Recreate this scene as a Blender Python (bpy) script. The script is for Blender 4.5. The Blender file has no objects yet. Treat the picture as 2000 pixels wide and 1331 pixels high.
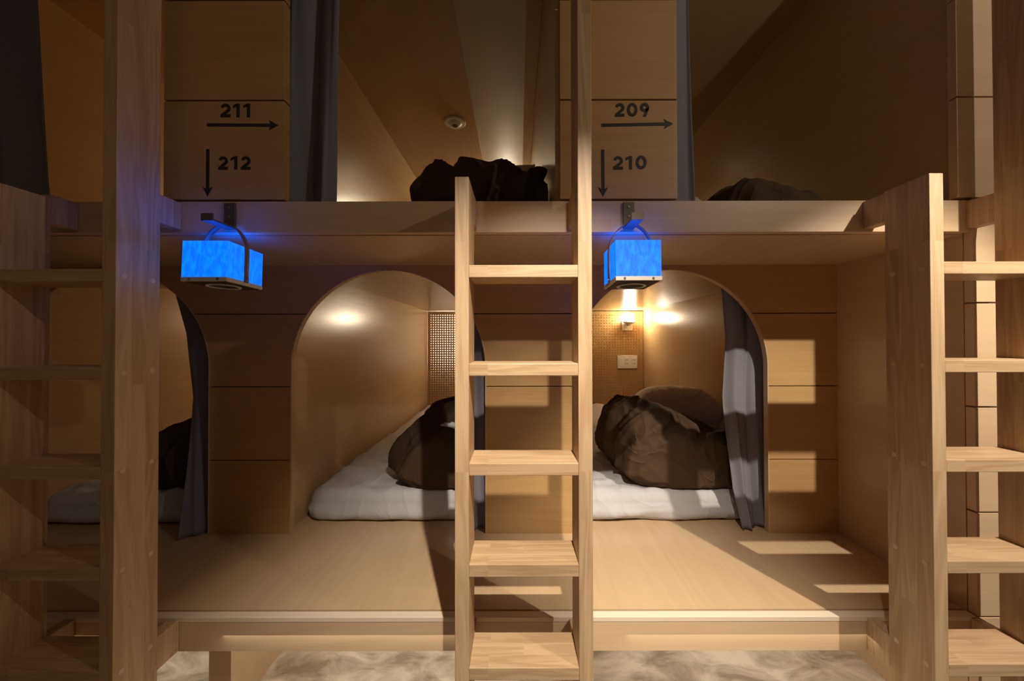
import bpy, bmesh, math, random, base64, array
from mathutils import Vector, Matrix, noise
random.seed(7)
sc = bpy.context.scene
COL = sc.collection
EYE = 1.10                      # eye height above the floor; builders below use heights relative to the eye
D = 0.7778                      # distance of the ladder fronts

# ------------------------------------------------------------------ camera
cam = bpy.data.cameras.new('camera'); cam.sensor_width = 36; cam.lens = 12.6
cam.shift_x = -0.006; cam.shift_y = -0.0033; cam.clip_start = 0.02
camo = bpy.data.objects.new('camera', cam); COL.objects.link(camo)
camo.location = (0, 0, EYE)
camo.rotation_euler = (Matrix.Rotation(math.radians(90.5), 4, 'X') @ Matrix.Rotation(math.radians(-0.1), 4, 'Z')).to_euler()
sc.camera = camo
# ------------------------------------------------------------------ exposure, world
sc.view_settings.view_transform = 'Standard'; sc.view_settings.look = 'None'
sc.view_settings.gamma = 1.0; sc.view_settings.exposure = 0.0
sc.view_settings.use_curve_mapping = False
w = bpy.data.worlds.new('world'); sc.world = w; w.use_nodes = True
w.node_tree.nodes['Background'].inputs[0].default_value = (1, 0.8, 0.6, 1)
w.node_tree.nodes['Background'].inputs[1].default_value = 0.0

# ------------------------------------------------------------------ lamps
WARM = (1.0, 0.83, 0.64)
def lamp(name, kind, loc, power, color=WARM, size=0.01, rot=(0, 0, 0), spot=None, blend=0.5):
    l = bpy.data.lights.new(name, kind); l.energy = power; l.color = color
    if kind == 'AREA': l.size = size
    else: l.shadow_soft_size = size
    if spot: l.spot_size = math.radians(spot); l.spot_blend = blend
    o = bpy.data.objects.new(name, l); COL.objects.link(o)
    o.location = (loc[0], loc[1], loc[2] + EYE); o.rotation_euler = rot
    return o
KEY = (1.0, 0.90, 0.79)
def point_to(start, end): return (Vector(end)-Vector(start)).to_track_quat('-Z', 'Y').to_euler()
PA, PB = (1.26, 0.0, 0.94), (0.16, 0.0, 0.94)
lamp('aisle_downlight', 'SPOT', PA, 142, color=KEY, size=0.012, rot=point_to(PA, (0.85, 1.10, -0.68)), spot=51, blend=0.6)
lamp('aisle_downlight', 'SPOT', PB, 175, color=KEY, size=0.012, rot=point_to(PB, (0.07, 0.95, -0.714)), spot=58, blend=1.0)
lamp('downlight_spill', 'POINT', PA, 13, color=KEY, size=0.012)  # added point light standing in for the right downlight's wide spill
for ux_, up_ in ((-1.40, 1.9), (-0.36, 2.4), (0.68, 2.4)):
    lamp('under_deck_fill', 'AREA', (ux_, 1.30, -0.76), up_, color=(1, 0.90, 0.74), size=0.8)  # added unseen area lights that brighten the floor and legs below the deck
lamp('aisle_fill', 'AREA', (-0.7, -0.5, 1.25), 1.1, size=0.9)
BULB_P = 2.2
for bx_, bz_, p_ in ((1.028, 0.20, 3.6), (-0.12, 0.20, 3.4), (-0.10, 1.24, 2.4), (-1.15, 0.20, 3.8), (0.33, 1.20, 0.75), (-1.15, 1.24, 4.2)):
    lamp('bed_light', 'POINT', (bx_, 3.26, bz_), BULB_P * p_, color=(1.0, 0.84, 0.56), size=0.03)

# ------------------------------------------------------------------ materials
def mat(name):
    m = bpy.data.materials.new(name); m.use_nodes = True
    nt = m.node_tree; b = nt.nodes['Principled BSDF']
    return m, nt, b
def simple(name, c, rough=0.5, metal=0.0, spec=0.5):
    m, nt, b = mat(name)
    n = nt.nodes.new('ShaderNodeTexNoise'); n.inputs['Scale'].default_value = 30
    mx = nt.nodes.new('ShaderNodeMix'); mx.data_type = 'RGBA'
    mx.inputs[6].default_value = (c[0]*.92, c[1]*.92, c[2]*.92, 1); mx.inputs[7].default_value = (min(1, c[0]*1.06), min(1, c[1]*1.06), min(1, c[2]*1.06), 1)
    nt.links.new(n.outputs['Fac'], mx.inputs[0]); nt.links.new(mx.outputs[2], b.inputs['Base Color'])
    b.inputs['Roughness'].default_value = rough; b.inputs['Metallic'].default_value = metal
    b.inputs['Specular IOR Level'].default_value = spec
    return m
def wood(name, light, dark, axis, rough=0.32, stave=None, figure=1.0, spec=0.5):
    """lacquered wood; axis = grain direction; stave = (length, width, width axis) for edge glued ash"""
    m, nt, b = mat(name); L = nt.links
    tc = nt.nodes.new('ShaderNodeTexCoord'); oi = nt.nodes.new('ShaderNodeObjectInfo')
    off = nt.nodes.new('ShaderNodeVectorMath'); off.operation = 'MULTIPLY_ADD'
    off.inputs[1].default_value = (1, 1, 1)
    sc_ = nt.nodes.new('ShaderNodeVectorMath'); sc_.operation = 'SCALE'; sc_.inputs[0].default_value = (7.3, 5.1, 9.7)
    L.new(oi.outputs['Random'], sc_.inputs['Scale'])
    L.new(tc.outputs['Object'], off.inputs[0]); L.new(sc_.outputs[0], off.inputs[2])
    src = off.outputs[0]
    var = None
    if stave:
        ln, wd, wax = stave
        sep = nt.nodes.new('ShaderNodeSeparateXYZ'); L.new(tc.outputs['Object'], sep.inputs[0])
        cmb = nt.nodes.new('ShaderNodeCombineXYZ')
        L.new(sep.outputs['XYZ'.index(axis)], cmb.inputs[0]); L.new(sep.outputs['XYZ'.index(wax)], cmb.inputs[1])
        add = nt.nodes.new('ShaderNodeVectorMath'); add.operation = 'ADD'; L.new(cmb.outputs[0], add.inputs[0])
        L.new(sc_.outputs[0], add.inputs[1])
        br = nt.nodes.new('ShaderNodeTexBrick'); br.offset = 0.37; br.inputs['Scale'].default_value = 1
        br.inputs['Brick Width'].default_value = ln; br.inputs['Row Height'].default_value = wd
        br.inputs['Mortar Size'].default_value = 0; br.inputs['Color1'].default_value = (0, 0, 0, 1); br.inputs['Color2'].default_value = (1, 1, 1, 1)
        br.inputs['Mortar'].default_value = (.5, .5, .5, 1); br.inputs['Bias'].default_value = 0
        L.new(cmb.outputs[0] if wax == 'Y' else cmb.outputs[0], br.inputs['Vector'])
        var = br.outputs['Color']
        # shift the grain of each stave
        sh = nt.nodes.new('ShaderNodeVectorMath'); sh.operation = 'MULTIPLY_ADD'; sh.inputs[1].default_value = (3.1, 2.3, 4.7)
        L.new(var, sh.inputs[0]); L.new(src, sh.inputs[2]); src = sh.outputs[0]
    mp = nt.nodes.new('ShaderNodeMapping'); L.new(src, mp.inputs['Vector'])
    s = [11, 11, 11] if stave else [7, 7, 7]; s['XYZ'.index(axis)] = 0.9 if stave else 0.6
    mp.inputs['Scale'].default_value = s
    n1 = nt.nodes.new('ShaderNodeTexNoise'); n1.inputs['Scale'].default_value = 1; n1.inputs['Detail'].default_value = 5; n1.inputs['Distortion'].default_value = 0.6
    L.new(mp.outputs[0], n1.inputs['Vector'])
    mp2 = nt.nodes.new('ShaderNodeMapping'); L.new(src, mp2.inputs['Vector'])
    s = [520, 520, 520] if stave else [300, 300, 300]; s['XYZ'.index(axis)] = 7
    mp2.inputs['Scale'].default_value = s
    n2 = nt.nodes.new('ShaderNodeTexNoise'); n2.inputs['Scale'].default_value = 1; n2.inputs['Detail'].default_value = 2
    L.new(mp2.outputs[0], n2.inputs['Vector'])
    # growth rings: sine of the stretched noise gives cathedral lines
    ms = nt.nodes.new('ShaderNodeMath'); ms.operation = 'MULTIPLY'; ms.inputs[1].default_value = 62 if stave else 48
    L.new(n1.outputs['Fac'], ms.inputs[0])
    sn = nt.nodes.new('ShaderNodeMath'); sn.operation = 'SINE'; L.new(ms.outputs[0], sn.inputs[0])
    r1 = nt.nodes.new('ShaderNodeMapRange'); r1.inputs['From Min'].default_value = -1; r1.inputs['From Max'].default_value = 1
    r1.inputs['To Min'].default_value = 0; r1.inputs['To Max'].default_value = (0.30 if stave else 0.14) * figure
    L.new(sn.outputs[0], r1.inputs['Value'])
    a1 = nt.nodes.new('ShaderNodeMath'); a1.operation = 'MULTIPLY_ADD'; a1.inputs[1].default_value = (0.62 if stave else 0.36) * figure
    L.new(n2.outputs['Fac'], a1.inputs[0]); L.new(r1.outputs[0], a1.inputs[2])
    a2 = nt.nodes.new('ShaderNodeMath'); a2.operation = 'MULTIPLY_ADD'; a2.inputs[1].default_value = 0.4 * figure
    L.new(n1.outputs['Fac'], a2.inputs[0]); L.new(a1.outputs[0], a2.inputs[2])
    fac = a2.outputs[0]
    if var is not None:
        a3 = nt.nodes.new('ShaderNodeMath'); a3.operation = 'MULTIPLY_ADD'; a3.inputs[1].default_value = 0.30
        L.new(var, a3.inputs[0]); L.new(fac, a3.inputs[2]); fac = a3.outputs[0]
    rg = nt.nodes.new('ShaderNodeMapRange'); rg.inputs['From Min'].default_value = 0.12; rg.inputs['From Max'].default_value = 1.15 if stave else 0.85
    L.new(fac, rg.inputs['Value'])
    mx = nt.nodes.new('ShaderNodeMix'); mx.data_type = 'RGBA'
    mx.inputs[6].default_value = (*light, 1); mx.inputs[7].default_value = (*dark, 1)
    L.new(rg.outputs[0], mx.inputs[0]); L.new(mx.outputs[2], b.inputs['Base Color'])
    bp = nt.nodes.new('ShaderNodeBump'); bp.inputs['Strength'].default_value = 0.12 if stave else 0.04; bp.inputs['Distance'].default_value = 0.002
    L.new(a1.outputs[0], bp.inputs['Height']); L.new(bp.outputs[0], b.inputs['Normal'])
    b.inputs['Roughness'].default_value = rough; b.inputs['Specular IOR Level'].default_value = spec
    return m
PLY_L, PLY_D = (0.57, 0.40, 0.228), (0.47, 0.31, 0.158)
PAN_L, PAN_D = (0.54, 0.335, 0.142), (0.43, 0.245, 0.09)
ASH_L, ASH_D = (0.68, 0.48, 0.275), (0.38, 0.225, 0.105)
plyX = wood('plywood_x', PLY_L, PLY_D, 'X', 0.30)
plyY = wood('plywood_y', PLY_L, PLY_D, 'Y', 0.24)
plyZ = wood('plywood_z', PLY_L, PLY_D, 'Z', 0.30)
panX = wood('panel_x', PAN_L, PAN_D, 'X', 0.38, figure=1.3)
fasX = wood('fascia_x', (0.63, 0.45, 0.27), (0.50, 0.33, 0.18), 'X', 0.42)
edgeX = wood('edge_x', (0.74, 0.60, 0.44), (0.64, 0.50, 0.34), 'X', 0.45, figure=0.6)
edgeZ = wood('edge_z', (0.72, 0.55, 0.37), (0.62, 0.45, 0.28), 'Z', 0.45, figure=0.6)
ashZ = wood('ash_z', ASH_L, ASH_D, 'Z', 0.5, stave=(0.5, 0.0325, 'Y'))
ashX = wood('ash_x', ASH_L, ASH_D, 'X', 0.48, stave=(0.21, 0.0325, 'Y'))
ashP = simple('ash_plug', (0.62, 0.45, 0.28), 0.5)
groove = simple('groove_dark', (0.05, 0.028, 0.014), 0.8)
plaster = simple('plaster', (0.66, 0.60, 0.50), 0.7)
ceilpaint = simple('ceiling_paint', (0.62, 0.56, 0.46), 0.45)
white_plastic = simple('white_plastic', (0.82, 0.80, 0.74), 0.35)
dark_plastic = simple('dark_plastic', (0.02, 0.018, 0.016), 0.4)
ink = simple('black_ink', (0.012, 0.010, 0.010), 0.55)
hookmat = simple('dark_iron', (0.16, 0.13, 0.09), 0.45, 0.6)
screwmat = simple('steel_screw', (0.6, 0.58, 0.55), 0.3, 1.0)
leather = simple('brown_leather', (0.20, 0.09, 0.045), 0.55)
basewood = simple('pale_base', (0.60, 0.50, 0.40), 0.5)
ringmat = simple('ring', (0.75, 0.68, 0.60), 0.35)
def fabric(name, c, bump=0.25, scale=900, sheen=0.0, wrinkle=0.0, wscale=9.0):
    m, nt, b = mat(name); L = nt.links
    tc = nt.nodes.new('ShaderNodeTexCoord')
    n = nt.nodes.new('ShaderNodeTexNoise'); n.inputs['Scale'].default_value = 9; n.inputs['Detail'].default_value = 4
    L.new(tc.outputs['Object'], n.inputs['Vector'])
    mx = nt.nodes.new('ShaderNodeMix'); mx.data_type = 'RGBA'
    mx.inputs[6].default_value = (*[k*.9 for k in c], 1); mx.inputs[7].default_value = (*[min(1, k*1.08) for k in c], 1)
    L.new(n.outputs['Fac'], mx.inputs[0]); L.new(mx.outputs[2], b.inputs['Base Color'])
    v = nt.nodes.new('ShaderNodeTexNoise'); v.inputs['Scale'].default_value = scale; L.new(tc.outputs['Object'], v.inputs['Vector'])
    bp = nt.nodes.new('ShaderNodeBump'); bp.inputs['Strength'].default_value = bump; bp.inputs['Distance'].default_value = 0.001
    L.new(v.outputs['Fac'], bp.inputs['Height'])
    if wrinkle:
        wm = nt.nodes.new('ShaderNodeMapping'); wm.inputs['Rotation'].default_value = (0.4, 0.5, 0.6); wm.inputs['Scale'].default_value = (1.0, 0.45, 0.6)
        L.new(tc.outputs['Object'], wm.inputs['Vector'])
        wn = nt.nodes.new('ShaderNodeTexNoise'); wn.inputs['Scale'].default_value = wscale; wn.inputs['Detail'].default_value = 2.5; wn.inputs['Distortion'].default_value = 1.4
        L.new(wm.outputs[0], wn.inputs['Vector'])
        w1 = nt.nodes.new('ShaderNodeMath'); w1.operation = 'SUBTRACT'; w1.inputs[1].default_value = 0.5; L.new(wn.outputs['Fac'], w1.inputs[0])
        w2 = nt.nodes.new('ShaderNodeMath'); w2.operation = 'ABSOLUTE'; L.new(w1.outputs[0], w2.inputs[0])
        w3 = nt.nodes.new('ShaderNodeMath'); w3.operation = 'POWER'; w3.inputs[1].default_value = 0.6; L.new(w2.outputs[0], w3.inputs[0])
        wb = nt.nodes.new('ShaderNodeBump'); wb.invert = True; wb.inputs['Strength'].default_value = 0.8; wb.inputs['Distance'].default_value = wrinkle
        L.new(w3.outputs[0], wb.inputs['Height']); L.new(wb.outputs[0], bp.inputs['Normal'])
    L.new(bp.outputs[0], b.inputs['Normal'])
    b.inputs['Roughness'].default_value = 0.85; b.inputs['Specular IOR Level'].default_value = 0.2
    b.inputs['Sheen Weight'].default_value = sheen
    return m
sheet = fabric('white_sheet', (0.52, 0.50, 0.49), wrinkle=0.014, wscale=5.0)
pillowm = fabric('pillow_cotton', (0.76, 0.67, 0.56), wrinkle=0.02, wscale=7.0)
brown = fabric('brown_duvet', (0.070, 0.041, 0.022), wrinkle=0.024, wscale=5.0)
curtainm = fabric('grey_curtain', (0.20, 0.19, 0.205), scale=1400)
def glow(name, c, c2, strength):
    m, nt, b = mat(name); L = nt.links
    tc = nt.nodes.new('ShaderNodeTexCoord')
    n = nt.nodes.new('ShaderNodeTexNoise'); n.inputs['Scale'].default_value = 1; n.inputs['Detail'].default_value = 5; n.inputs['Distortion'].default_value = 0.8
    gm = nt.nodes.new('ShaderNodeMapping'); gm.inputs['Scale'].default_value = (130, 130, 42); gm.inputs['Rotation'].default_value = (0.25, 0.25, 0)
    L.new(tc.outputs['Object'], gm.inputs['Vector']); L.new(gm.outputs[0], n.inputs['Vector'])
    b.inputs['Roughness'].default_value = 0.9; b.inputs['Specular IOR Level'].default_value = 0.1
    r = nt.nodes.new('ShaderNodeMapRange'); r.inputs['From Min'].default_value = 0.38; r.inputs['From Max'].default_value = 0.62; L.new(n.outputs['Fac'], r.inputs['Value'])
    mx = nt.nodes.new('ShaderNodeMix'); mx.data_type = 'RGBA'
    mx.inputs[6].default_value = (*c, 1); mx.inputs[7].default_value = (*c2, 1)
    L.new(r.outputs[0], mx.inputs[0])
    b.inputs['Base Color'].default_value = (0.03, 0.07, 0.12, 1)
    L.new(mx.outputs[2], b.inputs['Emission Color']); b.inputs['Emission Strength'].default_value = strength
    return m
bluepaper = glow('blue_lit_paper', (0.0, 0.15, 1.7), (0.0, 0.28, 1.7), 1.0)
bluetop = glow('blue_lit_top', (0.0, 0.06, 1.0), (0.0, 0.08, 1.0), 10.0)
bulbmat = glow('lit_bulb', (1.0, 0.88, 0.68), (1.0, 0.9, 0.7), 30.0)
def concrete():
    m, nt, b = mat('polished_concrete'); L = nt.links
    tc = nt.nodes.new('ShaderNodeTexCoord')
    n = nt.nodes.new('ShaderNodeTexNoise'); n.inputs['Scale'].default_value = 6.5; n.inputs['Detail'].default_value = 6; n.inputs['Distortion'].default_value = 0.7; n.inputs['Roughness'].default_value = 0.6
    mp = nt.nodes.new('ShaderNodeMapping'); mp.inputs['Scale'].default_value = (1, 1.8, 1)
    L.new(tc.outputs['Object'], mp.inputs['Vector']); L.new(mp.outputs[0], n.inputs['Vector'])
    cr = nt.nodes.new('ShaderNodeValToRGB'); e = cr.color_ramp.elements
    e[0].position = 0.36; e[0].color = (0.30, 0.235, 0.15, 1); e[1].position = 0.62; e[1].color = (0.72, 0.64, 0.50, 1)
    L.new(n.outputs['Fac'], cr.inputs[0]); L.new(cr.outputs[0], b.inputs['Base Color'])
    b.inputs['Roughness'].default_value = 0.4
    return m
floor_m = concrete()

# ------------------------------------------------------------------ builders
class MB:
    """collects shapes (heights relative to the eye) and links them as one mesh object"""
    def __init__(self): self.bm = bmesh.new()
    def box(self, x0, x1, y0, y1, z0, z1):
        v = [self.bm.verts.new((x, y, z)) for x in (x0, x1) for y in (y0, y1) for z in (z0, z1)]
        for f in ((0, 1, 3, 2), (4, 6, 7, 5), (0, 4, 5, 1), (2, 3, 7, 6), (0, 2, 6, 4), (1, 5, 7, 3)):
            self.bm.faces.new([v[i] for i in f])
        return self
    def prism(self, poly, axis, a, b):
        """poly of 2D points extruded from a to b along axis ('X','Y','Z')"""
        def P(p, t):
            if axis == 'X': return (t, p[0], p[1])
            if axis == 'Y': return (p[0], t, p[1])
            return (p[0], p[1], t)
        A = [self.bm.verts.new(P(p, a)) for p in poly]; B = [self.bm.verts.new(P(p, b)) for p in poly]
        self.bm.faces.new(A); self.bm.faces.new(list(reversed(B)))
        n = len(poly)
        for i in range(n): self.bm.faces.new((A[i], B[i], B[(i+1) % n], A[(i+1) % n]))
        return self
    def cyl(self, c, axis, r, h, n=20, r2=None):
        r2 = r if r2 is None else r2
        ring = []
        for t, rr in ((0, r), (h, r2)):
            vs = []
            for i in range(n):
                a = 2*math.pi*i/n; u, v = rr*math.cos(a), rr*math.sin(a)
                p = {'X': (c[0]+t, c[1]+u, c[2]+v), 'Y': (c[0]+u, c[1]+t, c[2]+v), 'Z': (c[0]+u, c[1]+v, c[2]+t)}[axis]
                vs.append(self.bm.verts.new(p))
            ring.append(vs)
        self.bm.faces.new(ring[0]); self.bm.faces.new(list(reversed(ring[1])))
        for i in range(n): self.bm.faces.new((ring[0][i], ring[1][i], ring[1][(i+1) % n], ring[0][(i+1) % n]))
        return self
    def lathe(self, c, prof, n=28):
        """profile of (r, z) about a vertical axis at c"""
        rings = []
        for r, z in prof:
            rings.append([self.bm.verts.new((c[0]+r*math.cos(2*math.pi*i/n), c[1]+r*math.sin(2*math.pi*i/n), c[2]+z)) for i in range(n)])
        for a, b in zip(rings, rings[1:]):
            for i in range(n): self.bm.faces.new((a[i], a[(i+1) % n], b[(i+1) % n], b[i]))
        self.bm.faces.new(list(reversed(rings[0]))); self.bm.faces.new(rings[-1])
        return self
    def grid(self, pts):
        V = [[self.bm.verts.new(p) for p in row] for row in pts]
        for i in range(len(V)-1):
            for j in range(len(V[0])-1): self.bm.faces.new((V[i][j], V[i][j+1], V[i+1][j+1], V[i+1][j]))
        return self
    def build(self, name, m, parent=None, bevel=0, smooth=False, solid=0, subsurf=0):
        bmesh.ops.recalc_face_normals(self.bm, faces=self.bm.faces)
        base = Vector((0, 0, 0))
        p = parent
        while p is not None: base += p.location; p = p.parent
        me = bpy.data.meshes.new(name)
        # heights relative to the eye -> world, then local to the parent's base
        self.bm.transform(Matrix.Translation(Vector((0, 0, EYE)) - base))
        self.bm.to_mesh(me); self.bm.free()
        me.materials.append(m)
        o = bpy.data.objects.new(name, me); COL.objects.link(o)
        if parent is not None: o.parent = parent
        if smooth:
            for f in me.polygons: f.use_smooth = True
        if solid:
            s = o.modifiers.new('thickness', 'SOLIDIFY'); s.thickness = solid; s.offset = 0
        if bevel:
            b = o.modifiers.new('bevel', 'BEVEL'); b.width = bevel; b.segments = 2; b.limit_method = 'ANGLE'
        if subsurf:
            s = o.modifiers.new('smooth', 'SUBSURF'); s.levels = s.render_levels = subsurf
        return o
def tag(o, label=None, cat=None, group=None, kind=None):
    if label: o['label'] = label
    if cat: o['category'] = cat
    if group: o['group'] = group
    if kind: o['kind'] = kind
    return o
def thing(name, label, cat, loc, group=None):
    o = bpy.data.objects.new(name, None); COL.objects.link(o)
    o.location = (loc[0], loc[1], loc[2] + EYE); o.empty_display_size = 0.05
    return tag(o, label, cat, group)
def struct(name, mb, m, bevel=0): return tag(mb.build(name, m, bevel=bevel), kind='structure')
def copy_tree(o, parent=None):
    c = o.copy(); COL.objects.link(c); c.parent = parent
    for ch in list(o.children): copy_tree(ch, c)
    return c

# ------------------------------------------------------------------ key planes (metres; x right, y away, z above the eye)
FY = 1.195 * D                  # fascia front
AY = 1.709 * D                  # arched fronts
BY = 4.36 * D                   # head end of the bunks
ZD = -0.714                     # lower deck top
ZF = -1.10                      # floor
ZS0, ZS1 = 0.279, 0.3625        # upper deck underside and top
ZC = 1.38                       # ceiling
XE = 1.183                      # end wall face
XL = -2.75
def px(x, d): return (x - 1012) * d / 900
def pz(y, d): return (665 - y) * d / 900

# ------------------------------------------------------------------ setting
struct('floor', MB().box(-3.2, 3.2, -1.6, 3.6, ZF-0.05, ZF), floor_m)
struct('ceiling', MB().box(-3.2, 3.2, -1.6, 3.6, ZC+0.012, ZC+0.06), ceilpaint)
struct('wall_front', MB().box(-3.2, 3.2, -1.66, -1.6, ZF, ZC+0.012), simple('dark_wood_wall', (0.16, 0.09, 0.045), 0.6))
struct('wall_back', MB().box(-3.2, 3.2, 3.5, 3.56, ZF, ZC+0.012), plaster)
struct('wall_left', MB().box(-3.2, -3.14, -1.6, 3.5, ZF, ZC+0.012), plaster)
struct('wall_right', MB().box(3.14, 3.2, -1.6, 3.5, ZF, ZC+0.012), plaster)
struct('wall_passage', MB().box(XE+0.07, 3.14, 1.75, 1.80, ZF, ZC+0.012), simple('white_wall', (0.8, 0.79, 0.76), 0.7))
PART = [(-1.96, -1.893), (-0.92, -0.858), (0.122, 0.187)]
nm = ['far_left', 'left', 'middle']
for (a, b), s in zip(PART, nm):
    struct('wall_lower_' + s, MB().box(a, b, AY+0.022, BY, ZD, ZS0), plyY)
UP = [(-1.96, -1.893), (-0.92, -0.862), (0.100, 0.187)]
for (a, b), s in zip(UP, nm):
    struct('wall_upper_' + s, MB().box(a, b, FY+0.028, BY, ZS1, ZC), plyY)
struct('wall_end', MB().box(XE, XE+0.067, FY+0.022, BY, ZF, ZC), plyY)
# plywood ceiling linings of the upper bunks, leaving a painted strip
struct('trim_1', MB().box(-0.862, -0.268, FY+0.028, BY, ZC, ZC+0.012), plyY)
struct('trim_2', MB().box(0.037, 0.0985, FY+0.028, BY, ZC-0.02, ZC+0.012), plyY)
struct('trim_3', MB().box(0.187, XE, FY+0.028, BY, ZC, ZC+0.012), plyY)
struct('trim_4', MB().box(-1.893, -0.92, FY+0.028, BY, ZC, ZC+0.012), plyY)
struct('wall_head_upper', MB().box(-1.893, XE, BY, BY+0.02, ZS1, ZC), plyX)

# ------------------------------------------------------------------ decks
t = thing('bunk_deck', 'long pale plywood platform under the arched sleeping tunnels, low above the floor', 'platform', (0, FY, ZF))
MB().box(XL, XE-0.003, FY+0.027, 3.49, ZD-0.024, ZD).build('deck_board', plyY, t)
MB().box(XL, XE-0.003, FY, FY+0.0215, ZD-0.012, ZD).build('edge_strip', edgeX, t, bevel=0.001)
MB().box(XL, XE-0.003, FY+0.001, FY+0.0215, pz(1268, 1.195), ZD-0.013).build('fascia_board', fasX, t)
for a, b in ((-0.903, -0.8386), (0.125, 0.187), (-1.95, -1.89)):
    MB().box(a, b, 1.354*D, 3.3, ZF, ZD-0.024).build('leg', fasX, t)
t = thing('bunk_deck', 'long plywood shelf dividing the upper bunks from the lower tunnels, blue lanterns on its edge', 'platform', (0, FY, ZS0))
MB().box(XL, XE-0.003, FY+0.0225, BY+0.02, ZS0, ZS1).build('deck_board', plyY, t)
MB().box(XL, 1.175, FY, FY+0.022, ZS0+0.002, ZS1).build('fascia_board', fasX, t, bevel=0.0008)

# ------------------------------------------------------------------ arched fronts
CX = [-1.506, -0.4815, 0.564]; R = 0.3633; ZSP = -0.10
def half(z):
    if z <= ZSP: return R
    if z >= ZSP + R: return 0.0
    return math.sqrt(max(0, R*R - (z-ZSP)**2))
G = 0.0035
courses = [ZD, -0.4425, -0.171, 0.0987, ZS0]
def arched(name, label, xl, xr, cl, cr):
    """pier between the arch centred on cl and the arch centred on cr (None = straight side at xl / xr)"""
    t = thing(name, label, 'wall panel', ((xl+xr)/2, AY, ZD), 'grooved panels between the arches')
    def outline(z): return (xl if cl is None else cl + half(z), xr if cr is None else cr - half(z))
    def zs(a, b):
        out = [a]
        for i in range(1, 41):
            z = ZSP + R*math.sin(i/40*math.pi/2)
            if a + 1e-5 < z < b - 1e-5: out.append(z)
        return out + [b]
    mb = MB()
    for a, b in zip(courses, courses[1:]):
        a2 = a + (G/2 if a > ZD else 0); b2 = b - (G/2 if b < ZS0 else 0)
        pts = [(outline(z), z) for z in zs(a2, b2)]
        poly = [(p[0], z) for p, z in pts] + [(p[1], z) for p, z in reversed(pts)]
        mb.prism(poly, 'Y', AY, AY+0.012)
    mb.build('boards', panX, t)
    mb = MB()
    pts = [(outline(z), z) for z in zs(ZD, ZS0)]
    mb.prism([(p[0], z) for p, z in pts] + [(p[1], z) for p, z in reversed(pts)], 'Y', AY+0.0122, AY+0.02)
    mb.build('backing', groove, t)
    # pale plywood reveal lining the curve
    for side, c in ((0, cl), (1, cr)):
        if c is None: continue
        s = 1 if side == 0 else -1
        zz = zs(ZD, ZSP+R)
        rows = []
        for z in zz:
            x = c + s*half(z)
            rows.append([(x, AY-0.001, z), (x, AY+0.022, z)])
        ang = [math.atan2(z-ZSP, half(z)) if z > ZSP else 0 for z in zz]
        inner = [[(c + s*(half(z)-0.004*math.cos(q)), AY-0.001, z-0.004*math.sin(q)), (c + s*(half(z)-0.004*math.cos(q)), AY+0.022, z-0.004*math.sin(q))] for z, q in zip(zz, ang)]
        mb = MB(); bm = mb.bm
        VO = [[bm.verts.new(p) for p in r] for r in rows]; VI = [[bm.verts.new(p) for p in r] for r in inner]
        for i in range(len(zz)-1):
            bm.faces.new((VI[i][0], VI[i][1], VI[i+1][1], VI[i+1][0]))
            bm.faces.new((VO[i][0], VO[i+1][0], VO[i+1][1], VO[i][1]))
            bm.faces.new((VO[i][0], VI[i][0], VI[i+1][0], VO[i+1][0]))
            bm.faces.new((VO[i][1], VO[i+1][1], VI[i+1][1], VI[i][1]))
        bm.faces.new((VO[0][0], VO[0][1], VI[0][1], VI[0][0])); bm.faces.new((VO[-1][0], VI[-1][0], VI[-1][1], VO[-1][1]))
        mb.build('arch_lining', plyZ, t, smooth=False)
arched('arched_panel', 'shaded grooved wood panel below the lantern of the 211 sign, between two arches', CX[0], CX[1], CX[0], CX[1])
arched('arched_panel', 'grooved wood panel seen between the rungs of the central ladder', CX[1], CX[2], CX[1], CX[2])
arched('arched_panel', 'grooved wood panel striped by window-like light patches beside the end wall', CX[2], XE, CX[2], None)
arched('arched_panel', 'grooved wood panel behind the left ladder, left of the dark arch', -2.6, CX[0], None, CX[0])

# ------------------------------------------------------------------ upper front panels with the room numbers
DP = 1.195
def stroke(mb, pts, wd, y0, y1, closed=False):
    n = len(pts); L_, R_ = [], []
    for i in range(n):
        if closed: a, b = Vector(pts[i-1]), Vector(pts[(i+1) % n])
        else: a, b = Vector(pts[max(0, i-1)]), Vector(pts[min(n-1, i+1)])
        p = Vector(pts[i]); d = (b-a)
        nrm = Vector((-d.y, d.x)).normalized()
        k = 1.0
        if 0 < i < n-1 or closed:
            e = (p-a).normalized(); f = (b-p).normalized()
            c = max(0.45, math.sqrt(max(0, (1+e.dot(f))/2))); k = 1/c
            m = e+f
            if m.length > 1e-6: nrm = Vector((-m.y, m.x)).normalized()
        L_.append(p + nrm*wd/2*k); R_.append(p - nrm*wd/2*k)
    rng = range(n) if closed else range(n-1)
    for i in rng:
        j = (i+1) % n
        mb.prism([(L_[i].x, L_[i].y), (L_[j].x, L_[j].y), (R_[j].x, R_[j].y), (R_[i].x, R_[i].y)], 'Y', y0, y1)
def arc(cx, cy, rx, ry, a0, a1, n=14):
    return [(cx + rx*math.cos(math.radians(a0+(a1-a0)*i/n)), cy + ry*math.sin(math.radians(a0+(a1-a0)*i/n))) for i in range(n+1)]
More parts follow.
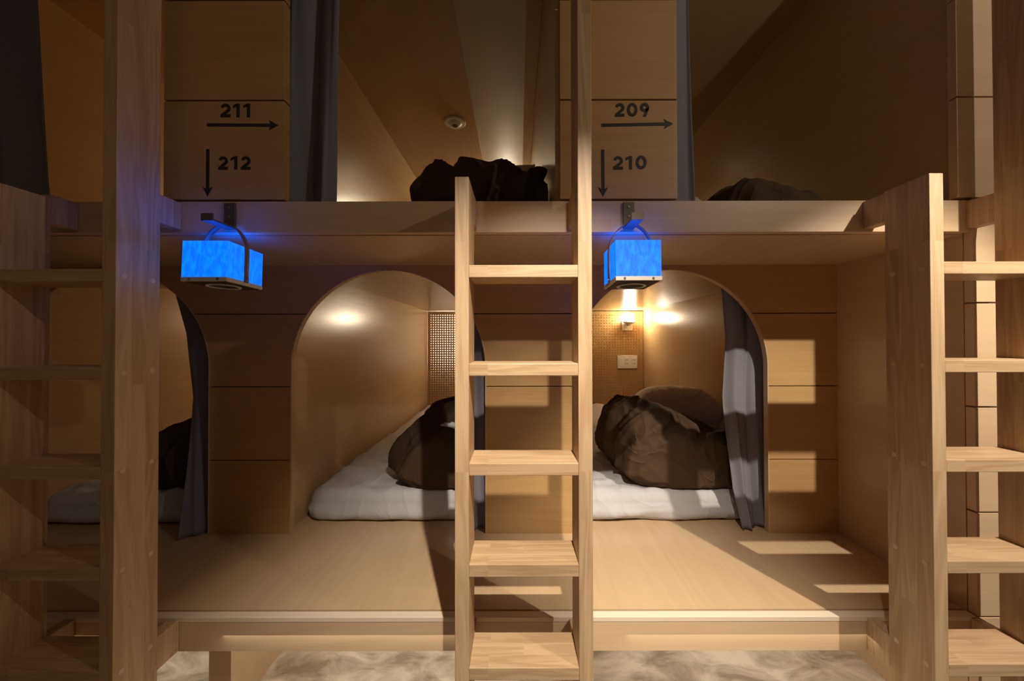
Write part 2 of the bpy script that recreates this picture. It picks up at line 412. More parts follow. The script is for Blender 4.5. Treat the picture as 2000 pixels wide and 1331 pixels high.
def digit(mb, ch, x0, x1, y0, y1, d, yf):
    """digit filling the pixel box on the plane d"""
    X0, X1, Z1, Z0 = px(x0, d), px(x1, d), pz(y0, d), pz(y1, d); H = Z1-Z0; W = X1-X0; s = H*0.215
    c = (X0+X1)/2
    if ch == '2':
        r = W/2 - s/2; zc = Z1 - s/2 - r
        p = arc(c, zc, r, r, 165, -32, 14)
        e = (X0 + s*0.62, Z0 + s*0.75)
        stroke(mb, p + [e], s, yf, yf+0.001)
        mb.box(X0, X1, yf-0.0002, yf+0.001, Z0, Z0+s)
    elif ch == '1':
        mb.box(X1-s*1.05, X1, yf, yf+0.001, Z0, Z1)
        mb.prism([(X1-s*1.0, Z1), (X0, Z1-H*0.13), (X0, Z1-H*0.34), (X1-s*1.0, Z1-H*0.2)], 'Y', yf, yf+0.001)
    elif ch == '0':
        stroke(mb, arc(c, (Z0+Z1)/2, W/2-s/2, H/2-s/2, 0, 360, 28)[:-1], s, yf, yf+0.001, True)
    elif ch == '9':
        r = W/2 - s/2; zc = Z1 - s/2 - r
        stroke(mb, arc(c, zc, r, r, 0, 360, 24)[:-1], s, yf, yf+0.001, True)
        mb.prism([(X1, zc), (X1-0.03*W, zc-r*0.5), (c+W*0.16, Z0), (c+W*0.16-s*1.12, Z0), (X1-s*1.05, zc-r*0.45)], 'Y', yf, yf+0.001)
def arrow(mb, x0, y0, x1, y1, d, yf):
    a = Vector((px(x0, d), pz(y0, d))); b = Vector((px(x1, d), pz(y1, d))); u = (b-a).normalized(); n = Vector((-u.y, u.x))
    k = d/900
    h = 19*k; hw = 10*k; w2 = 3.1*k
    q = b - u*h*0.82; r = b - u*h
    poly = [a + n*w2, q + n*w2, r + n*hw, b, r - n*hw, q - n*w2, a - n*w2]
    mb.prism([(p.x, p.y) for p in poly[:2] + poly[5:]], 'Y', yf, yf+0.001)
    mb.prism([(q+n*w2).to_tuple(), (r+n*hw).to_tuple(), b.to_tuple(), q.to_tuple()], 'Y', yf, yf+0.001)
    mb.prism([q.to_tuple(), b.to_tuple(), (r-n*hw).to_tuple(), (q-n*w2).to_tuple()], 'Y', yf, yf+0.001)
def sign_panel(label, xl, xr, nums, arrows):
    t = thing('sign_panel', label, 'sign panel', ((xl+xr)/2, FY, ZS1), 'numbered wood panels between the upper bunks')
    zb = ZS1 + 0.006; zg = pz(192.5, DP)
    MB().box(xl, xr, FY, FY+0.024, zb, zg-0.0022).build('lower_board', panX, t, bevel=0.0006)
    MB().box(xl, xr, FY, FY+0.024, zg+0.0022, zg+0.262).build('upper_board', panX, t, bevel=0.0006)
    MB().box(xl, xr, FY, FY+0.024, zg+0.2664, ZC).build('upper_board', panX, t, bevel=0.0006)
    MB().box(xl+0.003, xr-0.003, FY+0.0242, FY+0.0275, ZS1, ZC).build('backing', groove, t)
    yf = FY - 0.0008
    for name, chars in nums:
        mb = MB()
        for ch, x0, x1, y0, y1 in chars: digit(mb, ch, x0, x1, y0, y1, DP, yf)
        tag(mb.build('room_number', ink, t), 'black number ' + name)
    for lab, a in arrows:
        mb = MB(); arrow(mb, *a, DP, yf); tag(mb.build('arrow', ink, t), lab)
sign_panel('wood panel marked 211 and 212 with black arrows, beside the left tall ladder post', px(317, DP), px(553, DP),
    [('211', [('2', 428.5, 448, 199, 226), ('1', 453, 466, 199, 226), ('1', 473, 486.5, 199, 226)]),
     ('212', [('2', 425, 443.5, 303, 329.5), ('1', 449, 462, 303, 329.5), ('2', 469, 488, 303, 329.5)])],
    [('black arrow pointing right', (402, 241, 542.5, 242)), ('black arrow pointing down', (404, 289, 404, 382))])
sign_panel('wood panel marked 209 and 210 with black arrows, right of the central ladder post', px(1095, DP), px(1325, DP),
    [('209', [('2', 1203, 1221.5, 199.5, 226), ('0', 1226.5, 1247, 199, 226), ('9', 1252, 1270, 199, 226)]),
     ('210', [('2', 1199, 1218, 304, 330.5), ('1', 1223.5, 1236, 304, 330), ('0', 1243, 1264.5, 303, 330)])],
    [('black arrow pointing right', (1176, 243, 1317, 240.5)), ('black arrow pointing down', (1178.5, 291, 1179, 384))])

# end pillar boards
t = thing('pillar_panel', 'narrow grooved wood pillar front at the right end of the bunks', 'wall panel', (1.21, FY, ZF))
g = 0.0022
cuts_u = [ZS1+0.006, pz(188, DP), pz(188, DP)+0.262, ZC]
for a, b in zip(cuts_u, cuts_u[1:]):
    MB().box(1.1455, 1.252, FY, FY+0.02, a+g, b-g).build('board', fasX, t, bevel=0.0006)
cuts_l = [ZF, pz(1204, DP), pz(1002, DP), pz(797, DP), pz(593, DP), ZS1+0.006]
for a, b in zip(cuts_l, cuts_l[1:]):
    MB().box(XE, 1.252, FY, FY+0.02, a+g, b-g).build('board', fasX, t, bevel=0.0006)

# ------------------------------------------------------------------ ladders
SW = 0.0305; SD = 0.1235 * D   # stile width, stile depth
LFY = D
def make_ladder(label, cx, dz, tall_right=True):
    t = thing('bunk_ladder', label, 'ladder', (cx, LFY, ZF), 'ash ladders in front of the bunks')
    W = 0.2985
    tops = [0.1640, -0.0505, -0.2665, -0.4850, -0.7065, -0.9240]
    for s, xl in ((0, cx - W/2), (1, cx + W/2 - SW)):
        ztop = ZC - 0.05 if s == 1 else 0.357 + dz
        st = MB().box(xl, xl+SW, LFY, LFY+SD, ZF, ztop).build('stile', ashZ, t, bevel=0.0012)
        if s == 1: tag(st, 'tall stile running up past the upper bunk')
        xo = xl if s == 0 else xl + SW - 0.0006
        for zt in tops:
            for yy in (0.0165, 0.0785):
                zc = zt + dz - 0.0135
                if s == 0: MB().cyl((xl-0.0006, LFY+yy, zc), 'X', 0.0058, 0.001, 16).build('wood_plug', ashP, st)
                else: MB().cyl((xl+SW-0.0004, LFY+yy, zc), 'X', 0.0058, 0.001, 16).build('wood_plug', ashP, st)
        y1 = FY - 0.0004
        MB().box(xl+0.0006, xl+SW-0.0006, LFY+SD, y1, ZS0+0.010, ZS1-0.004).build('mounting_block', ashZ, t, bevel=0.001)
        MB().box(xl+0.0006, xl+SW-0.0006, LFY+SD, y1, pz(1266, DP), ZD-0.004).build('mounting_block', ashZ, t, bevel=0.001)
    for zt in tops:
        MB().box(cx-W/2+SW, cx+W/2-SW, LFY+0.0005, LFY+SD-0.0005, zt+dz-0.027, zt+dz).build('rung', ashX, t, bevel=0.0015)
    return t
make_ladder('brightly lit ash ladder in the centre, between the two arched beds', 0.0117, 0)
make_ladder('dark shaded ash ladder at the left edge, beside the 211 and 212 panel', -1.0235, -0.007)
make_ladder('ash ladder at the right edge with a dark side, in front of the end wall', 1.0455, 0.006)

# ------------------------------------------------------------------ lanterns and hooks
def make_hook(label, cx):
    t = thing('lantern_hook', label, 'hook', (cx, FY, ZS0+0.01), 'iron hooks on the upper deck edge')
    z0 = 0.2885
    MB().box(cx-0.0145, cx+0.0145, FY-0.006, FY-0.0003, z0, 0.357).build('back_plate', hookmat, t, bevel=0.0008)
    MB().box(cx-0.0145, cx+0.0145, 1.106*D, FY-0.006, z0, z0+0.005).box(cx-0.0145, cx+0.0145, 1.106*D-0.004, 1.106*D, z0, z0+0.018).build('arm', hookmat, t, bevel=0.0008)
    for z in (0.345, 0.320):
        MB().cyl((cx, FY-0.0075, z), 'Y', 0.0028, 0.0016, 14).build('screw', screwmat, t)
def make_lantern(label, cx):
    hw, yc, hd = 0.054, 0.908, 0.0585
    z0, z1 = 0.1395, 0.237
    t = thing('lantern', label, 'lantern', (cx, yc, z0), 'blue paper lanterns hanging from the bunk edge')
    zb = z0 + 0.010
    mb = MB(); k = 0.0025
    mb.box(cx-hw, cx+hw, yc-hd, yc-hd+k, zb, z1).box(cx-hw, cx+hw, yc+hd-k, yc+hd, zb, z1)
    mb.box(cx-hw, cx-hw+k, yc-hd+k, yc+hd-k, zb, z1).box(cx+hw-k, cx+hw, yc-hd+k, yc+hd-k, zb, z1)
    sh = mb.build('shade', bluepaper, t)
    MB().box(cx-hw+k, cx+hw-k, yc-hd+k, yc+hd-k, z1-0.004, z1-0.001).build('top_glow', bluetop, t)  # added glowing sheet in the open top, throws blue light upward
    b = MB().box(cx-hw-0.001, cx+hw+0.001, yc-hd-0.001, yc+hd+0.001, z0, zb).build('base', basewood, t, bevel=0.0006)
    tag(MB().box(cx-hw+0.004, cx+hw-0.004, yc-hd+0.004, yc+hd-0.004, z0-0.0012, z0-0.0001).build('base_panel', dark_plastic, b), 'black underside')
    mb = MB()
    n = 32; bm = mb.bm
    V = [[bm.verts.new((cx+r*math.cos(2*math.pi*i/n), yc+r*math.sin(2*math.pi*i/n), z)) for i in range(n)] for r, z in ((0.036, z0-0.0014), (0.036, z0-0.004), (0.030, z0-0.004), (0.030, z0-0.0014))]
    for q in range(4):
        for i in range(n): bm.faces.new((V[q][i], V[q][(i+1) % n], V[(q+1) % 4][(i+1) % n], V[(q+1) % 4][i]))
    mb.build('ring', ringmat, b)
    for dx in (-0.034, 0.034):
        MB().cyl((cx+dx, yc-hd-0.0022, z0+0.005), 'Y', 0.003, 0.0014, 12).build('screw', screwmat, b)
    # strap handle: up both sides and over the hook
    r = hw + 0.0022
    zt = 0.2955
    path = [(-r, zb-0.002), (-r, zb+0.03), (-r, z1-0.02)]
    a = r; hgt = zt - (z1-0.02)
    path += [(-a*math.cos(q), (z1-0.02) + hgt*math.sin(q)) for q in [math.pi*i/24 for i in range(1, 24)]]
    path += [(r, z1-0.02), (r, zb+0.03), (r, zb-0.002)]
    mb = MB(); mb.grid([[(cx+x, yc-0.007, z), (cx+x, yc+0.007, z)] for x, z in path])
    s = mb.build('strap', leather, t, smooth=True, solid=0.0022)
    for sx in (-1, 1):
        MB().cyl((cx+sx*(r+0.001) - (0.0015 if sx < 0 else 0), yc, zb+0.003), 'X', 0.0026, 0.0015, 12).build('rivet', screwmat, s)
    t.rotation_euler = (math.radians(-2.2), 0, 0)
    return t
HXL, HXR = -0.746, 0.287
make_hook('dark iron hook above the left lantern, under the 212 arrow', HXL)
make_hook('dark iron hook above the right lantern, under the 210 number', HXR)
make_lantern('glowing blue paper lantern hanging on the left, below the 212 sign', HXL)
make_lantern('glowing blue paper lantern hanging right of the central ladder, below the 210 sign', HXR)

# ------------------------------------------------------------------ tunnel fittings
def pegboard(label, x0, x1, z0, z1, hole, pitch=0.0255):
    y = BY
    nx = int((x1-x0-0.03)/pitch); nz = int((z1-z0-0.03)/pitch)
    ox = (x0+x1)/2 - nx*pitch/2; oz = (z0+z1)/2 - nz*pitch/2
    mb = MB(); bm = mb.bm; cache = {}
    def V(x, z):
        k = (round(x, 5), round(z, 5))
        if k not in cache: cache[k] = bm.verts.new((x, y, z))
        return cache[k]
    c8 = [(math.cos(math.pi*i/4), math.sin(math.pi*i/4)) for i in range(8)]
    s8 = [(1, 0), (1, 1), (0, 1), (-1, 1), (-1, 0), (-1, -1), (0, -1), (1, -1)]
    for i in range(nx):
        for j in range(nz):
            cx, cz = ox+(i+.5)*pitch, oz+(j+.5)*pitch
            O = [V(cx+a*pitch/2, cz+b*pitch/2) for a, b in s8]; I = [V(cx+a*hole, cz+b*hole) for a, b in c8]
            for q in range(8): bm.faces.new((O[q], O[(q+1) % 8], I[(q+1) % 8], I[q]))
    X0, X1, Z0, Z1 = ox, ox+nx*pitch, oz, oz+nz*pitch
    for a, b, c, d in ((x0, X0, z0, z1), (X1, x1, z0, z1), (X0, X1, z0, Z0), (X0, X1, Z1, z1)):
        bm.faces.new([bm.verts.new(p) for p in ((a, y, c), (b, y, c), (b, y, d), (a, y, d))])
    o = mb.build('pegboard', panX, None, solid=0.004)
    tag(o, label, 'pegboard', 'pegboards at the head of the beds')
pegboard('brown pegboard with the socket plate and lit lamp, at the head of the right bed', 0.19, XE-0.003, -0.62, ZS0-0.006, 0.0042)
pegboard('pegboard with white glowing holes beside the left stile of the central ladder', -0.855, 0.119, -0.62, ZS0-0.006, 0.0056, 0.0222)
pegboard('dim pegboard at the head of the dark left tunnel', -1.89, -0.923, -0.62, ZS0-0.006, 0.0042)
lamp('pegboard_fill', 'AREA', (-0.55, BY+0.012, 0.02), 4.0, color=(1, 0.90, 0.76), size=0.55, rot=(math.radians(90), 0, 0))  # added unseen light behind the middle pegboard, makes its holes glow

def bed_lamp(label, cx, zz, lit=True):
    t = thing('bed_lamp', label, 'lamp', (cx, BY-0.003, zz), 'small lamps at the head of the bunks')
    MB().box(cx-0.05, cx+0.05, BY-0.016, BY-0.003, zz-0.075, zz+0.02).build('wall_plate', white_plastic, t, bevel=0.002)
    MB().lathe((cx, BY-0.075, zz), [(0.018, -0.035), (0.022, -0.02), (0.040, -0.008), (0.058, 0.0), (0.058, 0.006), (0.02, 0.008)]).box(cx-0.01, cx+0.01, BY-0.075, BY-0.014, zz-0.03, zz-0.015).build('holder', white_plastic, t, smooth=False)
    MB().lathe((cx, BY-0.075, zz), [(0.02, 0.006), (0.040, 0.012), (0.043, 0.03), (0.043, 0.065), (0.036, 0.08), (0.015, 0.086)]).build('bulb', bulbmat if lit else white_plastic, t, smooth=True)
bed_lamp('lit white bulb lamp above the socket plate, behind the right lantern', 1.028, 0.165)
bed_lamp('lit bulb lamp on the middle pegboard, hidden behind the central ladder', -0.12, 0.165)
bed_lamp('lit bulb lamp at the head of the middle upper bunk, behind the dark duvet', -0.10, 1.20)
t = thing('socket_plate', 'white triple socket plate on the pegboard of the right bed', 'socket', (px(1224.5, 4.36), BY-0.004, pz(707.5, 4.36)))
cx, cz, yy = px(1224.5, 4.36), pz(707.5, 4.36), BY-0.003
MB().box(cx-0.094, cx+0.094, yy-0.007, yy, cz-0.061, cz+0.061).build('cover', white_plastic, t, bevel=0.003)
for k, xo in enumerate((-0.058, -0.006, 0.062)):
    m_ = MB().box(cx+xo-0.022, cx+xo+0.022, yy-0.009, yy-0.0072, cz-0.04, cz+0.04).build('module', white_plastic, t, bevel=0.001)
    if k:
        for zo in (-0.018, 0.018):
            for xx in (-0.007, 0.007): MB().box(cx+xo+xx-0.002, cx+xo+xx+0.002, yy-0.0096, yy-0.0092, cz+zo-0.006, cz+zo+0.006).build('slot', dark_plastic, m_)

# smoke detector
xd, yd = -0.396, 2.895*D
t = thing('smoke_detector', 'round white detector on the plywood ceiling of the middle upper bunk', 'detector', (xd, yd, ZC))
MB().lathe((xd, yd, ZC), [(0.062, -0.010), (0.068, -0.004), (0.068, -0.0003)]).build('base', white_plastic, t, smooth=False)
MB().lathe((xd, yd, ZC), [(0.020, -0.024), (0.030, -0.021), (0.040, -0.013), (0.044, -0.0102)]).build('sensor', white_plastic, t)
tag(MB().lathe((xd, yd, ZC), [(0.016, -0.0275), (0.017, -0.0245)]).build('sensor_cap', dark_plastic, t), 'dark centre')
# corner bracket high on the left bunk wall
o = MB().prism([(1.70, 1.21), (1.70, 1.16), (1.79, 1.185)], 'X', -1.893, -1.868).build('corner_bracket', panX, bevel=0.002)
tag(o, 'small dark wooden bracket high on the bunk wall in the top left corner', 'bracket')

# ------------------------------------------------------------------ mattresses
def mattress(label, x0, x1, y0, y1, zb, h, seed):
    nx, ny = 60, 90
    t = []
    cx, cy = (x0+x1)/2, (y0+y1)/2
    hx, hy = (x1-x0)/2, (y1-y0)/2
    mb = MB(); bm = mb.bm
    def wr(x, y):
        v = Vector((x*7+seed, y*4.5, seed*1.7))
        r = 1-abs(noise.noise(v)); r2 = 1-abs(noise.noise(Vector((x*15+y*6+seed, y*9-x*4, 3.3))))
        r3 = 1-abs(noise.noise(Vector((x*3.2+y*2+seed, y*5-x*3, 7.7))))
        return 0.012*(r-0.75) + 0.014*max(0, r2-0.7)*2 + 0.018*max(0, r3-0.8)*3
    # profile parameter around the side: top grid + skirt
    rows = []
    R_ = 0.045
    def edge(u, n):   # dense near the borders
        return u
    us = [math.sin((i/nx-0.5)*math.pi) for i in range(nx+1)]; vs = [math.sin((j/ny-0.5)*math.pi) for j in range(ny+1)]
    top = []
    for v in vs:
        row = []
        for u in us:
            x, y = cx+u*hx, cy+v*hy
            # rounded plan corners
            px_, py_ = u*hx, v*hy; q = 0.07
            ax, ay = abs(px_)-(hx-q), abs(py_)-(hy-q)
            if ax > 0 and ay > 0:
                l = max(ax, ay); k = math.hypot(ax, ay)
                f = l/k if k > 0 else 1
                px_ = math.copysign(hx-q+ax*f, px_); py_ = math.copysign(hy-q+ay*f, py_)
            e = min(hx-abs(px_), hy-abs(py_)) if not (ax > 0 and ay > 0) else q-math.hypot(ax*f, ay*f)
            e = max(0, e)
            drop = 0 if e > R_ else R_-math.sqrt(max(0, R_*R_-(R_-e)**2))
            row.append((cx+px_, cy+py_, zb+h-drop+wr(px_, py_)*(1 if e > 0.01 else 0.4)))
        top.append(row)
    V = [[bm.verts.new(p) for p in r] for r in top]
    for j in range(ny):
        for i in range(nx): bm.faces.new((V[j][i], V[j][i+1], V[j+1][i+1], V[j+1][i]))
    loop = [V[0][i] for i in range(nx)] + [V[j][nx] for j in range(ny)] + [V[ny][i] for i in range(nx, 0, -1)] + [V[j][0] for j in range(ny, 0, -1)]
    prev = loop
    n = len(loop)
    for k, f in enumerate((0.25, 0.5, 0.75, 0.92, 1.0)):
        new = []
        for i, v in enumerate(loop):
            x, y, z = v.co
            s = i/n*2*math.pi
            d = Vector((x-cx, y-cy, 0)); d.x /= hx; d.y /= hy
            out = Vector((1 if x > cx+hx-0.03 else -1 if x < cx-hx+0.03 else 0, 1 if y > cy+hy-0.03 else -1 if y < cy-hy+0.03 else 0, 0))
            w_ = 0.012*noise.noise(Vector((x*7+seed+f*1.2, y*7, f*1.2)))+0.012*(0.6-abs(noise.noise(Vector((x*17+f*3, y*17, f*1.0+seed)))))
            bul = 0.010*math.sin(math.pi*min(1, f*1.1)) + w_*(1 if f < 1 else 0.3)
            zz = z + (zb+0.001-z)*f
            if f == 1.0 : zz = zb + 0.001 + 0.006*max(0, noise.noise(Vector((x*6+seed, y*6, 0))))
            if f >= 0.92: bul -= 0.008 if f == 0.92 else 0.02
            new.append(bm.verts.new((x+out.x*bul*(0.3 if abs(out.x) else 1), y+out.y*bul, zz)))
        for i in range(n): bm.faces.new((prev[i], prev[(i+1) % n], new[(i+1) % n], new[i]))
        prev = new
    bm.faces.new(prev)
    o = mb.build('mattress', sheet, None, smooth=True)
    return tag(o, label, 'mattress', 'white mattresses in the bunks')
MY = 1.418
mattress('white sheeted mattress in the middle arch, left of the central ladder', -0.845, 0.105, MY, BY-0.02, ZD, 0.112, 1.3)
mattress('white sheeted mattress in the right arch under the glowing bulb', 0.20, 1.165, MY, BY-0.02, ZD, 0.112, 5.1)
mattress('white mattress in the dark left arch behind the left ladder', -1.878, -0.935, MY-0.02, BY-0.02, ZD, 0.112, 9.4)
mattress('mattress of the middle upper bunk, hidden behind the deck edge', -0.85, 0.09, 1.70, BY-0.02, ZS1, 0.085, 2.2)
mattress('mattress of the right upper bunk, hidden behind the deck edge', 0.20, 1.165, 1.60, BY-0.02, ZS1, 0.085, 3.7)

# ------------------------------------------------------------------ curtains
def curtain(label, ztop, zbot, edge, folds, ny=60, nx=60, clip=None, group='grey bunk curtains'):
    """edge(v) -> (xl, xr, yl, yr) for v 0 (bottom) .. 1 (top); folds = (count, amplitude, phase)"""
    rows = []
    for j in range(ny+1):
        v = j/ny; xl, xr, yl, yr = edge(v)
        row = []
        for i in range(nx+1):
            u = i/nx
            a = folds[1]*(0.55+0.45*(1-v))
            ph = folds[2] + u*folds[0]*2*math.pi + 0.5*math.sin(v*3+u*2)
            y = yl+(yr-yl)*u**0.5 + a*math.sin(ph) + 0.25*a*math.sin(2.3*ph+v*4)
            x = xl+(xr-xl)*u + 0.25*a*math.sin(2*ph)
            row.append((x, y, zbot+(ztop-zbot)*v + (0.004*math.sin(ph*0.7) if j == 0 else 0)))
        rows.append(row)
    mb = MB(); mb.grid(rows)
    o = mb.build('curtain', curtainm, None, smooth=True, solid=0.0022)
    return tag(o, label, 'curtain', group)
def lerp(a, b, t): return a+(b-a)*t
yc = FY+0.085
curtain('grey curtain drawn aside at the left of the middle upper bunk, beside the 211 panel', ZC-0.03, ZS1+0.004,
        lambda v: (-0.66, lerp(-0.505, -0.475, v), yc, yc-0.02), (1.6, 0.022, 2.2))
curtain('grey curtain beside the 209 panel in the right upper bunk', ZC-0.03, ZS1+0.004,
        lambda v: (0.36, lerp(0.513, 0.487, v), yc-0.01, yc), (1.3, 0.020, 0.5))
curtain('grey curtain hanging in the top left corner above the left ladder', ZC-0.03, ZS1+0.004,
        lambda v: (-1.80, lerp(-1.315, -1.40, v**0.8), yc, yc-0.01), (3.2, 0.022, 0.9))
def piecewise(v, pts):
    for (a, x), (b, y) in zip(pts, pts[1:]):
        if v <= b: return x+(y-x)*(v-a)/(b-a)
    return pts[-1][1]
ya = AY+0.055
curtain('grey curtain with bright light patches in the right arch, over the mattress edge', ZS0-0.004, ZD+0.004,
        lambda v: (piecewise(v, [(0, 0.835), (0.15, 0.808), (0.5, 0.792), (0.72, 0.806), (1, 0.785)]), 0.975, lerp(AY-0.004, ya, min(1, v*2.2)), ya), (2.1, 0.012, 1.2))
curtain('dark grey curtain in the left arch beside the left ladder', ZS0-0.004, ZD+0.004,
        lambda v: (piecewise(v, [(0, -1.205), (0.25, -1.225), (0.75, -1.28), (1, -1.35)]), -1.10, lerp(AY-0.06, ya, min(1, v*2.0)), ya), (1.1, 0.012, 2.6))
curtain('grey curtain strip at the right of the middle arch, seen behind the central ladder', ZS0-0.004, ZD+0.004,
        lambda v: (lerp(-0.165, -0.19, v), -0.08, lerp(AY+0.0, ya, min(1, v*2)), ya), (1.2, 0.012, 0.4))

# ------------------------------------------------------------------ bedding
def spline(pts, n):
    """smooth closed loop through the points, n samples"""
    m = len(pts); out = []
    for k in range(n):
        t = k/n*m; i = int(t); f = t-i
        p0, p1, p2, p3 = (Vector(pts[(i+q) % m]) for q in (-1, 0, 1, 2))
        out.append(0.5*((2*p1) + (p2-p0)*f + (2*p0-5*p1+4*p2-p3)*f*f + (3*p1-p0-3*p2+p3)*f**3))
    return out
class Mound:
    """a bundled duvet: footprint loop on the bed, a ridge line with heights, folds running down from the ridge"""
    def __init__(self, base, ridge, zb, seed, bulge=1.2, folds=1.0, power=0.85):
        self.n = 220; self.m = 70; self.zb = zb; self.seed = seed
        self.base = spline(base, self.n); self.ridge = [Vector(r) for r in ridge]
        self.bulge, self.folds, self.power = bulge, folds, power
        A, B = self.ridge[0], self.ridge[-1]
        self.g = []
        for q in self.base:
            best = None
            for a_, b_ in zip(self.ridge, self.ridge[1:]):
                d = Vector((b_.x-a_.x, b_.y-a_.y)); f = max(0, min(1, (Vector((q.x-a_.x, q.y-a_.y))).dot(d)/d.length_squared))
                c = a_.lerp(b_, f); e = (Vector((c.x, c.y))-q).length
                if best is None or e < best[0]: best = (e, c)
            self.g.append(best[1])
        for _ in range(8):
            self.g = [(self.g[i-1]+self.g[i]*2+self.g[(i+1) % self.n])/4 for i in range(self.n)]
        self.arc = [0.0]
        for i in range(1, self.n+1): self.arc.append(self.arc[-1] + (self.base[i % self.n]-self.base[i-1]).length)
        self.P0 = [[self.raw(i, j) for i in range(self.n)] for j in range(self.m+1)]
    def raw(self, i, j):
        t = j/self.m; g = self.g[i % self.n]; b = self.base[i % self.n]
        th = t*math.pi/2*self.bulge
        f = math.sin(th)/math.sin(min(math.pi/2*self.bulge, math.pi/2*self.bulge))
        c0 = math.cos(math.pi/2*self.bulge); hh = max(0, (math.cos(th)-c0)/(1-c0))**self.power
        x = g.x+(b.x-g.x)*f; y = g.y+(b.y-g.y)*f
        return Vector((x, y, self.zb + (g.z)*hh))
    def fold(self, i, j):
        t = j/self.m; L = self.arc[-1]; a = self.arc[i % self.n]; s = self.seed
        ang = 2*math.pi*a/L; R_ = L/(2*math.pi)
        cx, cy = R_*math.cos(ang), R_*math.sin(ang)
        wv = noise.noise(Vector((cx*4+s, cy*4, t*2.2)))*0.10
        cx2, cy2 = R_*math.cos(ang+wv*2.6+t*0.55), R_*math.sin(ang+wv*2.6+t*0.55)
        coarse = 1-2*abs(noise.noise(Vector((cx2*9+s, cy2*9, t*0.9+s))))
        mid = 1-2*abs(noise.noise(Vector((cx2*17, cy2*17+s, t*1.1))))
        fin = noise.noise(Vector((cx*26+t*9, cy*26-s, t*7)))
        lump = noise.noise(Vector((cx*3.5+s, cy*3.5-s, t*1.8)))
        env = min(1, 0.15+t*1.8)*(1 if t < 0.9 else max(0.25, (1-t)/0.1))
        return self.folds*(0.036*max(-0.25, coarse)*env + 0.024*max(-0.25, mid)*env + 0.006*fin + 0.022*lump*min(1, t*2)*(1-0.6*t))
    def normal(self, i, j):
        n = self.n; P = self.P0
        j0, j1 = max(0, j-1), min(self.m, j+1)
        du = P[max(j, 2)][(i+1) % n]-P[max(j, 2)][i-1]; dv = P[j1][i]-P[j0][i]
        v = du.cross(dv)
        if v.length < 1e-9: return Vector((0, 0, 1))
        v.normalize()
        out = Vector((P[j][i].x-self.g[i].x, P[j][i].y-self.g[i].y, 0.15 + 0.6*(1-j/self.m)))
        return v if v.dot(out) > 0 else -v
    def pt(self, i, j, off=0.0):
        i %= self.n
        q = self.P0[j][i] + self.normal(i, j)*(self.fold(i, j)+off)
        if q.z < self.zb: q.z = self.zb
        return q
def duvet(label, mound, shift=(0, 0, 0), bounds=None):
    n, m = mound.n, mound.m
    mb = MB(); bm = mb.bm; sh = Vector(shift)
    def fix(q):
        q = q + sh
        if bounds:
            q.x = max(bounds[0], min(bounds[1], q.x)); q.y = max(bounds[2], q.y)
        return q
    V = []
    for j in range(m+1): V.append([bm.verts.new(fix(mound.pt(i, j))) for i in range(n)])
    for j in range(m):
        for i in range(n): bm.faces.new((V[j][i], V[j][(i+1) % n], V[j+1][(i+1) % n], V[j+1][i]))
    bm.faces.new(V[m])
    bmesh.ops.remove_doubles(bm, verts=bm.verts, dist=1e-5)
    o = mb.build('duvet', brown, None, smooth=True)
    return tag(o, label, 'duvet', 'brown duvets on the bunk beds')
def lining(parent, mound, i0, i1, j0, j1, name, label, m_, shape=lambda a, b: True):
    mb = MB(); rows = []
    for j in range(j0, j1+1): rows.append([mound.pt(i, j, 0.005) for i in range(i0, i1+1)])
    bm = mb.bm; V = [[bm.verts.new(q) for q in r] for r in rows]
    for j in range(len(V)-1):
        for i in range(len(V[0])-1):
            if shape(i/(len(V[0])-1), j/(len(V)-1)): bm.faces.new((V[j][i], V[j][i+1], V[j+1][i+1], V[j+1][i]))
    for v in [v for v in bm.verts if not v.link_faces]: bm.verts.remove(v)
    o = mb.build(name, m_, parent, smooth=True, solid=0.003)
    return tag(o, label)
MT = ZD + 0.112 + 0.009
MR = Mound([(0.455, 1.66), (0.48, 1.52), (0.58, 1.452), (0.78, 1.447), (0.98, 1.46), (1.08, 1.58), (1.05, 1.76), (0.86, 1.85), (0.62, 1.98), (0.475, 1.90)],
           [(0.55, 1.84, 0.29), (0.58, 1.72, 0.315), (0.74, 1.68, 0.255), (0.96, 1.66, 0.165)], MT, 3.3, bulge=1.28)
duvet('brown duvet heaped on the right bed, below the glowing bulb', MR, bounds=(0.3, 1.15, 1.43))
ML = Mound([(-0.50, 1.60), (-0.455, 1.50), (-0.37, 1.452), (-0.15, 1.447), (0.0, 1.47), (0.07, 1.62), (0.05, 1.9), (-0.1, 2.12), (-0.30, 2.12), (-0.455, 1.85)],
           [(-0.22, 1.98, 0.26), (-0.20, 1.78, 0.31), (-0.08, 1.62, 0.31)], MT, 8.1, bulge=1.12, power=1.0)
dL = duvet('brown duvet heaped on the middle bed, partly hidden by the central ladder', ML, bounds=(-0.6, 0.1, 1.43))
MU = Mound([(-0.325, 1.25), (-0.295, 1.14), (-0.17, 1.10), (0.02, 1.09), (0.078, 1.12), (0.082, 1.3), (0.06, 1.44), (-0.12, 1.47), (-0.28, 1.42)],
           [(-0.22, 1.28, 0.195), (-0.10, 1.27, 0.225), (0.035, 1.24, 0.178)], ZS1+0.001, 15.7, bulge=1.22, power=0.6)
duvet('very dark duvet piled in the middle upper bunk above the central ladder', MU, bounds=(-0.328, 0.092, 1.0))
MV = Mound([(0.68, 1.21), (0.73, 1.12), (0.85, 1.10), (0.935, 1.13), (0.945, 1.26), (0.93, 1.38), (0.80, 1.42), (0.69, 1.34)],
           [(0.77, 1.24, 0.165), (0.84, 1.23, 0.155), (0.90, 1.22, 0.125)], ZS1+0.001, 21.9, bulge=1.15, folds=0.45, power=0.7)
duvet('low dark duvet in the right upper bunk, beside the grey pillow', MV)
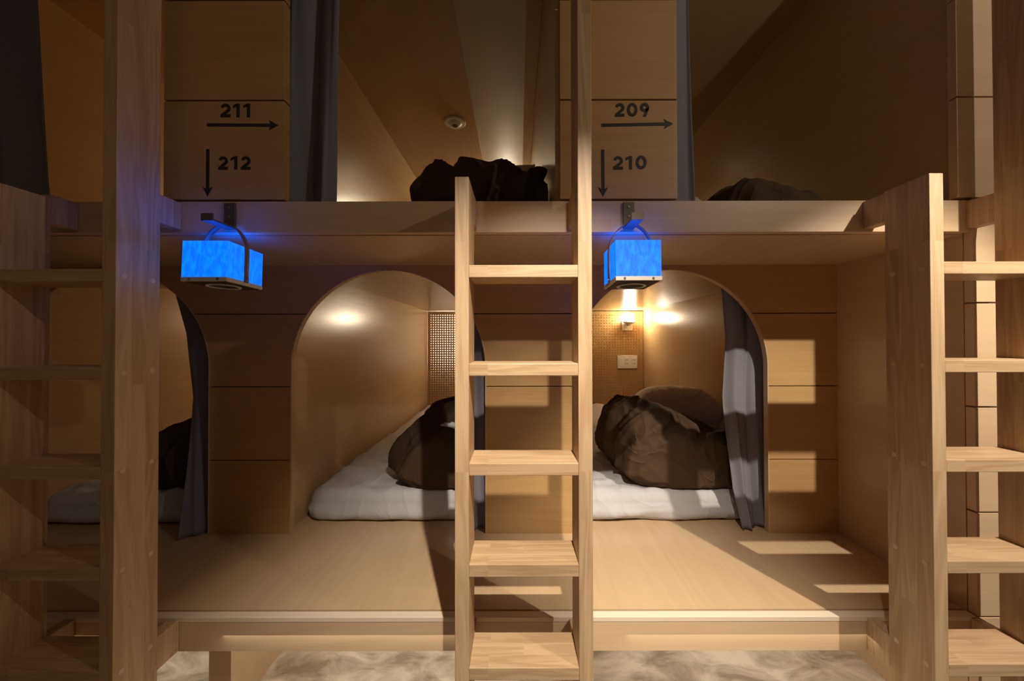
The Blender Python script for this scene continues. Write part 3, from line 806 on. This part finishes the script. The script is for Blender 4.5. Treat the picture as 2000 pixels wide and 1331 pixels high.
MX = Mound([(x-1.075, y) for x, y in [(-0.50, 1.60), (-0.455, 1.50), (-0.37, 1.452), (-0.15, 1.447), (0.0, 1.47), (0.07, 1.62), (0.05, 1.9), (-0.1, 2.12), (-0.30, 2.12), (-0.455, 1.85)]],
           [(-1.30, 1.95, 0.20), (-1.28, 1.75, 0.25), (-1.16, 1.62, 0.26)], MT, 30.4, bulge=1.12)
duvet('dark duvet in the left arch, glimpsed beside the grey curtain', MX)
def pillow(label, c, size, rot, m=None):
    a, b, h = size
    n = 36
    M = Matrix.Translation(c) @ rot
    def P(i, j, s):
        u, v = -1+2*i/n, -1+2*j/n
        k = max(0, (1-abs(u)**3.2))*max(0, (1-abs(v)**3.2))
        x = u*(1-0.09*(1-abs(u))*0 - 0.07*(1-v*v)*abs(u)**3); y = v*(1-0.09*(1-u*u)*abs(v)**3)
        w_ = 0.010*(abs(noise.noise(Vector((u*2.2+c[0]*9, v*2.6, s*2+c[1])))) + 0.6*abs(noise.noise(Vector((u*6, v*3+c[0], s)))))
        e = 1-max(abs(u), abs(v))
        return M @ Vector((x*a/2, y*b/2, s*(h/2*k**0.45) + (w_-0.005)*min(1, e*5)))
    mb = MB(); bm = mb.bm
    T = [[bm.verts.new(P(i, j, 1)) for i in range(n+1)] for j in range(n+1)]
    B = [[(T[j][i] if i in (0, n) or j in (0, n) else bm.verts.new(P(i, j, -1))) for i in range(n+1)] for j in range(n+1)]
    for j in range(n):
        for i in range(n):
            bm.faces.new((T[j][i], T[j][i+1], T[j+1][i+1], T[j+1][i])); bm.faces.new((B[j][i], B[j+1][i], B[j+1][i+1], B[j][i+1]))
    o = mb.build('pillow', m or pillowm, None, smooth=True)
    return tag(o, label, 'pillow', 'cotton pillows on the bunks')
RX = lambda d: Matrix.Rotation(math.radians(d), 4, 'X')
RZ = lambda d: Matrix.Rotation(math.radians(d), 4, 'Z')
RY = lambda d: Matrix.Rotation(math.radians(d), 4, 'Y')
pillow('beige pillow leaning behind the brown duvet on the right bed', (0.925, 2.17, MT+0.165), (0.46, 0.40, 0.30), RZ(-8) @ RX(-9))
pillow('grey pillow beside the curtain in the right upper bunk, left of the low duvet', (0.66, 1.50, ZS1+0.145), (0.30, 0.34, 0.13), RX(42) @ RY(-4))
pillow('pale pillow edge showing over the dark duvet in the middle upper bunk', (-0.06, 1.60, ZS1+0.235), (0.28, 0.44, 0.12), RX(78))
lining(dL, ML, 42, 64, 24, 35, 'turned_corner', 'white turned-over corner', sheet, lambda a, b: b > 1-a)
